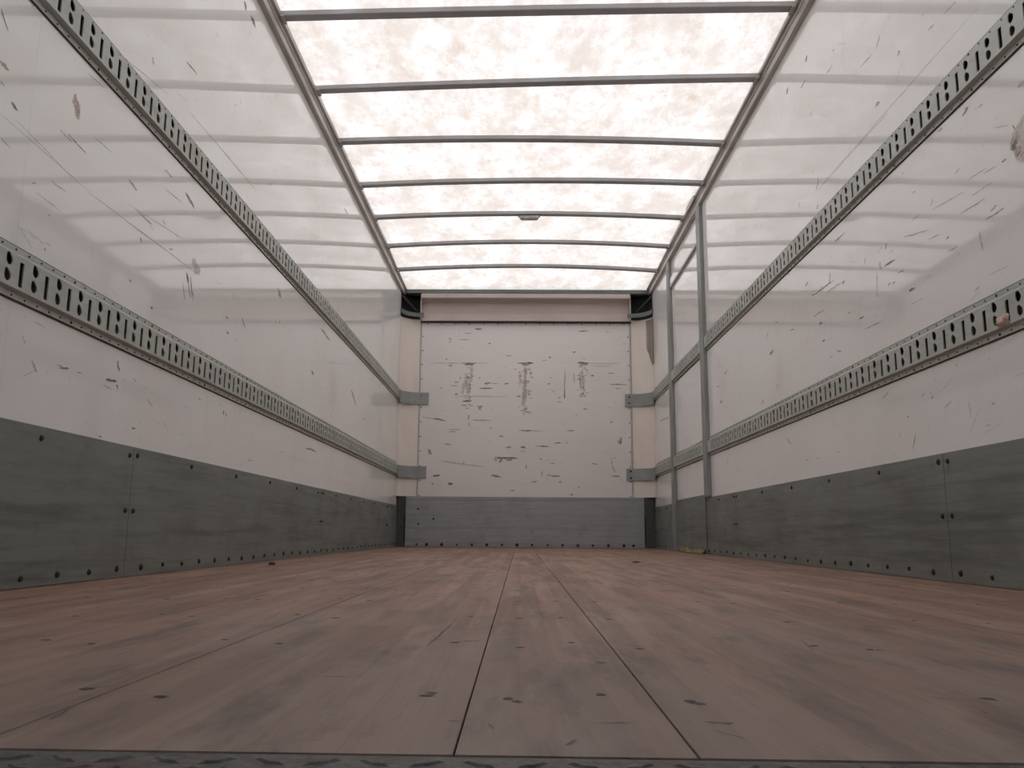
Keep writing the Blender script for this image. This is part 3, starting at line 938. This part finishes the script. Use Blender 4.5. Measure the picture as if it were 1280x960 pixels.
# ---- roof bows
BL = ['grey roof bow nearest the camera, crossing the very top of the picture', 'second grey roof bow from the top of the picture, tilted up to the right',
      'third grey roof bow counted from the top of the picture', 'fourth grey roof bow, the one just in front of the bow carrying the lamp',
      'grey arched roof bow that carries the small dome lamp', 'grey arched roof bow second from the front bulkhead', 'grey arched roof bow closest to the front bulkhead']
for bw, lb in zip(BOWS, BL):
    mb = MB(); N = 24; w, h = .025, .012
    for k in range(N + 1):
        t = .014 + (.972) * k / N
        p = bow_point(bw, t)
        mb.v += [(p.x, p.y - w, p.z + h), (p.x, p.y - w, p.z - h + .003), (p.x, p.y - w + .003, p.z - h), (p.x, p.y + w - .003, p.z - h), (p.x, p.y + w, p.z - h + .003), (p.x, p.y + w, p.z + h)]
    for k in range(N):
        for q in range(6):
            mb.f.append((k * 6 + q, k * 6 + (q + 1) % 6, k * 6 + 6 + (q + 1) % 6, k * 6 + 6 + q)); mb.m.append(0)
    mb.f += [tuple(range(6)), tuple(range(N * 6, N * 6 + 6))[::-1]]; mb.m += [0, 0]
    rb = mb.build('roof_bow', M['bow'])
    tag(rb, lb, 'roof bow', 'roof bows under the translucent roof')
    for t, X, sg in ((0, XL, 1), (1, XR, -1)):
        p = bow_point(bw, .02 if t == 0 else .98)
        x0 = X + sg * .0435; x1 = X + sg * .058
        o = MB().box(min(x0, x1), max(x0, x1), p.y - .033, p.y + .033, p.z - .020, p.z - .0095).build('end_cleat', M['top_rail'], rb)

# ---- dome lamp under the fifth bow
pc = bow_point(BOWS[4], .51)
ZL = pc.z - .012
lamp = empty('dome_lamp', (.059, 6.075, ZL - .034))
tag(lamp, 'small dull grey dome lamp fixed under the middle of a roof bow', 'lamp')
mb = MB().box(-.022, .140, 6.045, 6.105, ZL - .010, ZL)
o = mb.build('housing', M['lamp_housing'], lamp); bevel(o, .003, 2)
prof = [(-.016, 0), (-.010, -.016), (.004, -.024), (.114, -.024), (.128, -.016), (.134, 0)]
o = MB().prism(prof, lambda p, q, t: (p, t, ZL - .010 + q), 6.050, 6.100).build('lens', M['lens'], lamp); bevel(o, .003, 2)

# ---- logistics rails: pressed hat section with key holes and slots
def hole_loop(kind, cy, cz, tip):
    pts = []
    if kind == 'slot':
        hw, hh, r = .0078, .0285, .0025
        for sx, sz, a0 in ((1, 1, 0), (-1, 1, 90), (-1, -1, 180), (1, -1, 270)):
            for a in (0, 45, 90):
                an = math.radians(a0 + a)
                pts.append((cy + sx * (hw - r) + r * math.cos(an), cz + sz * (hh - r) + r * math.sin(an)))
    else:
        n = 14; r = .0119
        for i in range(n):
            an = 2 * math.pi * i / n
            k = 1.0
            py, pz = r * math.cos(an), r * math.sin(an) * 1.02
            d = an - math.radians(118 if tip > 0 else 62)
            d = (d + math.pi) % (2 * math.pi) - math.pi
            if abs(d) < .35: k = 1.45
            elif abs(d) < .75: k = 1.12
            pts.append((cy + py * k, cz + pz * k))
    return pts
def rail_mesh(X, sgn, ya, yb, zoff, period, phase):
    """face with real cut-outs, sloped shoulders and flanges against the wall"""
    mb = MB(); F, TH = .020, .0028
    zb, zt = .662 + zoff, .738 + zoff
    k0 = math.ceil((ya - phase + period * .25) / period)
    k1 = math.floor((yb - phase - period * .75) / period)
    P = lambda d: X + sgn * d
    start, end = phase + k0 * period - period * .25, phase + (k1 + 1) * period - period * .25
    outer = [(0, zb), (period, zb), (period, zt), (0, zt)]
    loops = [outer, hole_loop('key', period * .25, .7195 + zoff, sgn), hole_loop('key', period * .25 - .0015, .6830 + zoff, sgn), hole_loop('slot', period * .715, .6975 + zoff, sgn)]
    tri = tessellate_polygon([[Vector((a, b, 0)) for a, b in lp] for lp in loops])
    flat = [p for lp in loops for p in lp]
    for k in range(k0, k1 + 1):
        y = phase + k * period - period * .25
        mb.add([(P(F), y + a, b) for a, b in flat], tri)
        for lp in loops[1:]:
            n = len(lp)
            mb.add([(P(F), y + a, b) for a, b in lp] + [(P(F - TH), y + a, b) for a, b in lp], [(i, (i + 1) % n, n + (i + 1) % n, n + i) for i in range(n)])
    for a, b in ((ya, start), (end, yb)):
        if b - a > 1e-4: mb.add([(P(F), a, zb), (P(F), b, zb), (P(F), b, zt), (P(F), a, zt)], [(0, 1, 2, 3)])
    up = [(F, zt), (.0035, .750 + zoff), (.0035, .764 + zoff), (.0002, .764 + zoff)]
    dn = [(F, zb), (.0035, .6595 + zoff)]
    for pr in (up, dn):
        mb.add([(P(d), ya, z) for d, z in pr] + [(P(d), yb, z) for d, z in pr], [(i, i + 1, len(pr) + 1 + i, len(pr) + i) for i in range(len(pr) - 1)])
    for y in (ya, yb):      # end caps
        mb.add([(P(F), y, zt), (P(.0035), y, .750 + zoff), (P(.0035), y, .6595 + zoff), (P(F), y, zb)], [(0, 1, 2, 3)])
    return mb
def rail(X, sgn, ya, yb, zoff, period, phase, parent=None):
    o = rail_mesh(X, sgn, ya, yb, zoff, period, phase).build('logistics_rail', M['rail'], parent)
    x0, x1 = X + sgn * .0008, X + sgn * .0032
    MB().box(min(x0, x1), max(x0, x1), ya, yb, .660 + zoff, .747 + zoff).build('hole_shade_strip', M['hole_shade_strip'], o)  # dark strip puts the shade behind the holes into colour
    MB().box(min(X + sgn * .0002, X + sgn * .0035), max(X + sgn * .0002, X + sgn * .0035), ya, yb, .645 + zoff, .6595 + zoff).build('lower_flange', M['flange'], o)
    rv = MB(); k = 0; y = ya + .02
    while y < yb - .01:
        big = k % 9 == 4
        for z in (.7572, .6515): rv.disc((X + sgn * .0035, y, z + zoff), (sgn, 0, 0), .0046 if big else .0028, .002, 6)
        y += period / 2; k += 1
    r_ = rv.build('rivets', M['rivet'], o); r_['kind'] = 'stuff'
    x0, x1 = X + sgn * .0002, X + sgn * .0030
    MB().box(min(x0, x1), max(x0, x1), ya, yb, .6405 + zoff, .6449 + zoff).build('gap_shadow_strip', M['dark_line'], o)  # dark strip paints the gap shadow under the lower flange
    MB().box(min(x0, x1), max(x0, x1), ya, yb, .7641 + zoff, .7660 + zoff).build('gap_shadow_strip', M['dark_line'], o)  # same painted shadow line along the top flange edge
    return o
UP = .7045
G = 'slotted logistics rails along the side walls'
tag(rail(XL, 1, Y0 + .02, 7.845, 0, .1028, 1.781), 'long lower galvanised rail with punched holes on the doorless wall', 'rail', G)
tag(rail(XL, 1, Y0 + .02, 7.845, UP, .1036, 2.126), 'long upper galvanised rail with punched holes on the doorless wall', 'rail', G)
tag(rail(XR, -1, Y0 + .02, 5.598, 0, .1085, 2.05), 'lower galvanised rail with punched holes running up to the side door', 'rail', G)
tag(rail(XR, -1, Y0 + .02, 5.598, UP, .1100, 2.076), 'upper galvanised rail with punched holes running up to the side door', 'rail', G)
rail(XR, -1, 5.717, 6.848, 0, .1085, 2.05, dr); rail(XR, -1, 5.717, 6.848, UP, .11, 2.076, dr)
tag(rail(XR, -1, 6.967, 7.845, 0, .1085, 2.05), 'short lower rail piece between the side door and the front corner', 'rail', G)
tag(rail(XR, -1, 6.967, 7.845, UP, .11, 2.076), 'short upper rail piece between the side door and the front corner', 'rail', G)

# ---- bolts share one mesh
bm_ = MB().disc((0, 0, 0), (1, 0, 0), .0085, .0045, 10, 0, .0055).build('bolt', M['bolt'])
BOLT = bm_.data; BOLT_OFF = WORLD[bm_].copy(); bpy.data.objects.remove(bm_)
def bolt(parent, p, axis, s=1.0):
    b = link('bolt', BOLT, Vector(p), parent)
    b.rotation_euler = Vector((1, 0, 0)).rotation_difference(Vector(axis)).to_euler()
    b.scale = (1, s, s)
    ax = Vector(axis)
    off = b.rotation_euler.to_matrix() @ Vector((BOLT_OFF.x, BOLT_OFF.y * s, BOLT_OFF.z * s))
    b.location = b.location + off
    return b

# ---- kick sheets along the foot of the walls
def kick(X, sgn, y0, y1, z1, tops, bots, mids, label, mat='kick'):
    x0, x1 = X + sgn * .0009, X + sgn * .0052
    o = MB().box(min(x0, x1), max(x0, x1), y0 + .0012, y1 - .0012, .0015, z1).build('kick_sheet', M[mat])
    bevel(o, .0012, 2)
    tag(o, label, 'kick plate', 'grey kick sheets at the foot of the walls')
    x = X + sgn * .0052
    for y in tops: bolt(o, (x, y, z1 - .026 + random.uniform(-.002, .002)), (sgn, 0, 0), random.uniform(.85, 1.15))
    for y in bots: bolt(o, (x, y, .026 + random.uniform(-.003, .003)), (sgn, 0, 0), random.uniform(.8, 1.25))
    for y in mids: bolt(o, (x, y, .19), (sgn, 0, 0))
    return o
def seq(a, st, lo, hi): return [a + st * k for k in range(-40, 80) if lo + .012 < a + st * k < hi - .012]
seamL = [Y0 + .02, 2.490, 4.922, 7.354, 7.955]
KL = ['near grey kick sheet at the bottom left edge of the picture', 'second grey kick sheet along the doorless wall, left of the floor', 'third grey kick sheet along the doorless wall, near the front corner', 'narrow last grey kick sheet on the doorless wall, touching the front corner']
for i in range(4):
    a, b = seamL[i], seamL[i + 1]
    tops = [y for y in seq(2.000, .4685, a, b) if abs(y - a) > .08 and abs(y - b) > .08]
    ms = ([a + .024] if i else []) + ([b - .026] if i < 3 else [])
    kick(XL, 1, a, b, .376, tops + ms, seq(1.973, .1562, a, b), ms, KL[i])
seamR = [Y0 + .02, 2.520, 4.980, 5.742]
KR = ['near grey kick sheet at the bottom right edge of the picture', 'long grey kick sheet on the door wall between the near sheet and the door', 'short grey kick sheet ending at a dark gap beside the side door']
for i in range(3):
    a, b = seamR[i], seamR[i + 1]
    tops = [y for y in seq(2.973, .482, a, b) if abs(y - a) > .08 and abs(y - b) > .08]
    ms = ([a + .028] if i else []) + ([b - .028] if i < 2 else [])
    XX = XR
    kick(XX, -1, a, b if i < 2 else 5.742, .374, tops + ms, seq(2.308, .1618, a, b), ms, KR[i])
kick(XR, -1, 6.968, 7.955, .376, [7.3, 7.7], seq(7.05, .16, 6.968, 7.955), [], 'grey kick sheet between the side door and the front corner')

# front kick sheet with its row of bolts, and the dark corner pieces beside it
fk = MB().box(-1.059, 1.151, 7.942, 7.948, .0015, .460).build('kick_sheet', M['kick_front']); bevel(fk, .0015, 2)
tag(fk, 'bluish grey kick sheet across the foot of the front bulkhead', 'kick plate', 'grey kick sheets at the foot of the walls')
for x in (-.951, -.858, -.719, -.58, -.441, -.303, -.164, -.025, .113, .257, .394, .534, .671, .815, .957, 1.045):
    bolt(fk, (x, 7.942, .022), (0, -1, 0), random.uniform(1.0, 1.9))
for x, z in ((-.945, .345), (-.94, .208), (-.80, .255)): bolt(fk, (x, 7.942, z), (0, -1, 0), 1.1)
o = MB().box(-1.05, 1.14, 7.9485, 7.9795, .0015, .455).build('backing_board', M['kick_dark'], fk)
for x0, x1, lab, dx in ((XL + .0055, -1.061, 'dark steel corner piece left of the front kick sheet', 1), (1.153, XR - .0055, 'dark steel corner piece right of the front kick sheet', -1)):
    o = MB().box(x0, x1, 7.957, 7.975, .0015, .458).build('corner_plate', M['kick_dark']); bevel(o, .002, 2)
    tag(o, lab, 'corner plate', 'dark corner pieces beside the front kick sheet')
    e = MB().box((x1 - .012) if dx > 0 else x0, x1 if dx > 0 else (x0 + .012), 7.949, 7.957, .03, .28).build('clip', M['rubber'], o)
    bolt(o, ((x0 + x1) / 2, 7.957, .18), (0, -1, 0), .9)

# ---- coved cream corner posts of the bulkhead
def cove(X, sgn, label, R=.175):
    mb = MB(); N = 12
    # quarter-round cove from the side wall to the bulkhead
    pts = []
    cx, cy = X + sgn * R, Y1 - .165
    for k in range(N + 1):
        a = math.pi / 2 * k / N
        pts.append((cx - sgn * R * math.cos(a) + sgn * .0005, cy + .160 * math.sin(a)))
    for x, y in pts: mb.v += [(x, y, .462), (x, y, 2.16)]
    for k in range(N): mb.f.append((2 * k, 2 * k + 2, 2 * k + 3, 2 * k + 1)); mb.m.append(0)
    # back of the post
    k0 = len(mb.v)
    mb.v += [(X + sgn * .0005, Y1 - .001, .462), (X + sgn * .0005, Y1 - .001, 2.16)]
    nb = len(pts)
    mb.f += [(0, 1, k0 + 1, k0), (2 * nb - 2, k0, k0 + 1, 2 * nb - 1)]; mb.m += [0, 0]
    mb.f += [tuple([2 * k + 1 for k in range(nb)] + [k0 + 1]), tuple([2 * k for k in range(nb)] + [k0])]; mb.m += [0, 0]
    o = mb.build('corner_post', M['cream'])
    tag(o, label, 'post', 'coved cream corner posts beside the bulkhead')
    return o
cove(XL, 1, 'cream coved corner post left of the front bulkhead')
cp = cove(XR, -1, 'cream coved corner post with a torn metal sleeve, right of the bulkhead', .1925)
sl = MB(); N = 8
for k in range(N + 1):
    a = math.pi / 2 * (.06 + .44 * k / N)
    x = XR - .175 + .169 * math.cos(a); y = Y1 - .165 + .152 * math.sin(a)
    zb = 1.705 + (.0, .012, -.008, .01, .03, .06, .11, .13, .16)[k]
    sl.v += [(x, y, zb), (x, y, 2.145), (x + .004, y + .004, zb), (x + .004, y + .004, 2.145)]
for k in range(N):
    q = 4 * k
    sl.f += [(q, q + 4, q + 5, q + 1), (q, q + 2, q + 6, q + 4), (q + 2, q + 3, q + 7, q + 6)]; sl.m += [0] * 3
sl.build('torn_sleeve', M['sleeve'], cp)

# ---- header above the bulkhead: beam, hollow fascia, lower lip
hd = empty('header_fascia', (.044, Y1 - .05, 2.130))
tag(hd, 'hollow brownish fascia under a green-grey beam above the front bulkhead', 'fascia')
o = MB().box(XL + .044, XR - .044, 7.860, 7.9785, 2.392, 2.432).build('beam', M['beam'], hd); bevel(o, .004, 2)
prof = [(7.862, 2.391), (7.862, 2.352), (7.868, 2.345), (7.955, 2.338), (7.972, 2.325), (7.974, 2.250), (7.965, 2.228), (7.938, 2.206), (7.932, 2.196)]
mb = MB(); n = len(prof)
mb.v = [(-.955, a, z) for a, z in prof] + [(1.044, a, z) for a, z in prof]
mb.f = [(i, i + 1, n + i + 1, n + i) for i in range(n - 1)]; mb.m = [0] * (n - 1)
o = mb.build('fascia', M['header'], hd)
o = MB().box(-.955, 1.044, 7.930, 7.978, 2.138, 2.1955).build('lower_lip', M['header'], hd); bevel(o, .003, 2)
o = MB().box(-.955, 1.044, 7.945, 7.9795, 2.128, 2.1375).build('lip_dark_strip', M['dark_line'], hd)  # thin dark strip below the lower lip
for x0, x1 in ((-.966, -.9555), (1.0445, 1.055)):
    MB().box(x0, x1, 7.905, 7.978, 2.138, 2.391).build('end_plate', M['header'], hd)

# ---- dark rubber pockets in the two top corners with a curved strap
def pocket(X, sgn, label):
    xi = -.9665 if sgn > 0 else 1.0555
    g = MB()
    N = 10; pts = []
    for k in range(N + 1):
        a = math.pi / 2 * k / N
        pts.append((X + sgn * .002 + (xi - X - sgn * .002) * (1 - math.cos(a)), Y1 - .13 + .11 * math.sin(a)))
    for x, y in pts: g.v += [(x, y, 2.162), (x, y, 2.391)]
    for k in range(N): g.f.append((2 * k, 2 * k + 2, 2 * k + 3, 2 * k + 1)); g.m.append(0)
    n = len(pts); k0 = len(g.v)
    g.v += [(X + sgn * .002, Y1, 2.162), (X + sgn * .002, Y1, 2.391), (xi, Y1, 2.162), (xi, Y1, 2.391)]
    g.f += [tuple([2 * k for k in range(n)] + [k0 + 2, k0]), tuple([2 * k + 1 for k in range(n)] + [k0 + 3, k0 + 1])]; g.m += [0, 0]
    o = g.build('corner_pocket', M['rubber'], None, True)
    tag(o, label, 'corner pocket', 'dark pockets in the top front corners')
    s = MB(); pts2 = []
    for k in range(N + 1):
        a = math.pi / 2 * k / N
        pts2.append((X + sgn * .004 + (xi + sgn * .035 - X - sgn * .004) * (1 - math.cos(a)), Y1 - .165 + .072 * math.sin(a), 2.222 - .040 * math.sin(a)))
    for x, y, z in pts2: s.v += [(x, y, z - .020), (x, y, z + .020), (x + sgn * .002, y - .004, z - .020), (x + sgn * .002, y - .004, z + .020)]
    for k in range(N):
        q = 4 * k
        s.f += [(q, q + 4, q + 5, q + 1), (q + 2, q + 3, q + 7, q + 6), (q, q + 2, q + 6, q + 4), (q + 1, q + 5, q + 7, q + 3)]; s.m += [0] * 4
    s.build('strap', M['beam'], o)
    f = MB()      # folded flap hanging in the pocket
    f.prism([(0, 2.36), (.05, 2.31), (.11, 2.255), (.145, 2.225), (.145, 2.235), (.11, 2.27), (.05, 2.33), (0, 2.385)], lambda p, q, t: (X + sgn * (p + .006), Y1 - .1 + p * .45 + t, q), -.02, -.012)
    f.build('flap', M['rubber'], o)
pocket(XL, 1, 'dark rubber pocket in the top left front corner')
pocket(XR, -1, 'dark rubber pocket in the top right front corner')

# ---- corner brackets joining the rails to the bulkhead
def corner_bracket(X, sgn, xe, z0, z1, bolts, label):
    pts = [(X + sgn * .0215, 7.780), (X + sgn * .0215, 7.846), (X + sgn * .052, 7.890), (X + sgn * .092, 7.928), (X + sgn * .142, 7.956), (X + sgn * .20, 7.9685), (xe, 7.9745)]
    th = .004; mb = MB()
    for k, (x, y) in enumerate(pts):
        nx, ny = (sgn, 0) if k < 2 else ((sgn * .7, -.7) if k < 4 else (0, -1))
        mb.v += [(x, y, z0), (x, y, z1), (x + nx * th, y + ny * th, z0), (x + nx * th, y + ny * th, z1)]
    for k in range(len(pts) - 1):
        q = 4 * k
        mb.f += [(q, q + 4, q + 5, q + 1), (q + 2, q + 3, q + 7, q + 6), (q, q + 2, q + 6, q + 4), (q + 1, q + 5, q + 7, q + 3)]; mb.m += [0] * 4
    q = 4 * (len(pts) - 1)
    mb.f += [(0, 1, 3, 2), (q, q + 2, q + 3, q + 1)]; mb.m += [0, 0]
    o = mb.build('corner_bracket', M['bracket'])
    tag(o, label, 'bracket', 'bent brackets tying the rails to the bulkhead')
    for x, z in bolts: bolt(o, (x, 7.968, z), (0, -1, 0), 1.25)
corner_bracket(XL, 1, -.874, 1.328, 1.443, [(-.947, 1.413)], 'upper bent grey corner bracket at the left of the bulkhead')
corner_bracket(XL, 1, -.880, .631, .742, [(-.955, .713), (-.954, .660)], 'lower bent grey corner bracket at the left of the bulkhead')
corner_bracket(XR, -1, .992, 1.320, 1.437, [(1.034, 1.408), (1.033, 1.350)], 'upper bent grey corner bracket at the right of the bulkhead')
corner_bracket(XR, -1, .995, .620, .730, [(1.037, .706), (1.036, .643)], 'lower bent grey corner bracket at the right of the bulkhead')

# ---- small things
st = empty('torn_sticker', (XR - .001, 2.02, 1.06))
tag(st, 'torn pinkish paper sticker with faded dark print, at the right edge', 'sticker')
def patch(name, pts, d, th, mat, parent):
    n = len(pts); x0, x1 = XR - d, XR - d - th
    return MB().add([(x0, y, z) for y, z in pts] + [(x1, y, z) for y, z in pts], [tuple(range(n)), tuple(range(n, 2 * n))[::-1]] + [(i, (i + 1) % n, n + (i + 1) % n, n + i) for i in range(n)]).build(name, mat, parent)
patch('paper', [(2.058, 1.128), (2.040, 1.146), (1.985, 1.172), (1.955, 1.160), (1.962, 1.080), (1.985, 1.062), (2.012, 1.058), (2.030, 1.072), (2.040, 1.095)], .0008, .0006, M['paper'], st)
ST = [(2.052, 1.117, 2.017, 1.117, 0.022, 'p'),
      (2.046, 1.11, 2.021, 1.115, 0.018, 'g'),
      (2.042, 1.116, 2.026, 1.101, 0.014, 'g'),
      (2.031, 1.096, 2.006, 1.097, 0.014, 'p'),
      (2.027, 1.079, 2.007, 1.089, 0.008, 'g'),
      (2.018, 1.069, 1.999, 1.079, 0.004, 'd'),
      (2.047, 1.128, 2.031, 1.139, 0.006, 'b'),
      (2.033, 1.125, 2.011, 1.132, 0.005, 'p')]
o = marks_mesh(ST, lambda a, b: (XR - .0017, a, b), 0, ((0, 1), (0, 1), None), 2, (0, 1)).build('print', MK, st); o['kind'] = 'stuff'
# crumpled peach tape on the lower right rail
tp = MB(); rnd = random.Random(3); nu, nv = 7, 5
for i in range(nu):
    for j in range(nv):
        y = 2.096 + .053 * i / (nu - 1) + rnd.uniform(-.003, .003); z = .664 + .026 * j / (nv - 1) + rnd.uniform(-.003, .003)
        edge = i in (0, nu - 1) or j in (0, nv - 1)
        tp.v.append((XR - .0205 - (.0008 if edge else rnd.uniform(.002, .010)), y, z))
for i in range(nu - 1):
    for j in range(nv - 1): tp.f.append((i * nv + j, (i + 1) * nv + j, (i + 1) * nv + j + 1, i * nv + j + 1)); tp.m.append(0)
tag(tp.build('tape_scrap', M['tape'], None, True), 'crumpled peach tape scrap stuck on a punched rail at the right edge', 'tape')
# dirty yellow strap at the foot of the side door
ys = MB(); rnd = random.Random(8)
N = 12
for k in range(N + 1):
    y = 5.80 + .88 * k / N
    x = XR - .030 - .030 * math.sin(math.pi * k / N) + rnd.uniform(-.006, .006)
    z = .0015 + abs(rnd.gauss(0, .005))
    ys.v += [(x, y, z), (x, y, z + .003), (x + .024, y, z + .026 + rnd.uniform(-.006, .01)), (x + .026, y, z + .023)]
for k in range(N):
    q = 4 * k
    for a, b in ((0, 1), (1, 2), (2, 3), (3, 0)): ys.f.append((q + a, q + b, q + 4 + b, q + 4 + a)); ys.m.append(0)
ys.f += [(0, 1, 2, 3), (4 * N + 3, 4 * N + 2, 4 * N + 1, 4 * N)]; ys.m += [0, 0]
tag(ys.build('strap_scrap', M['yellow']), 'dirty yellow strap lying at the foot of the side door', 'strap')
# wood chips on the floor
def chip(x, y, sx, sy, sz, seed, label):
    rnd = random.Random(seed); n = 7; vs = []
    for lev, k in ((0, 1.0), (.6, .9), (1, .45)):
        for i in range(n):
            a = 2 * math.pi * i / n
            vs.append((x + sx * k * math.cos(a) * rnd.uniform(.75, 1.15), y + sy * k * math.sin(a) * rnd.uniform(.75, 1.15), .0005 + sz * lev))
    fs = [tuple(range(n))[::-1], tuple(range(2 * n, 3 * n))]
    for L in (0, n): fs += [(L + i, L + (i + 1) % n, L + n + (i + 1) % n, L + n + i) for i in range(n)]
    tag(finish('wood_chip', vs, fs, M['chip']), label, 'chip', 'dark chips lying on the floor')
chip(-.998, 3.484, .013, .03, .010, 1, 'small dark chip on the floor near the doorless wall')
chip(.547, 4.077, .020, .035, .004, 2, 'flat dark chip on the floor in front of the bulkhead, right of centre')
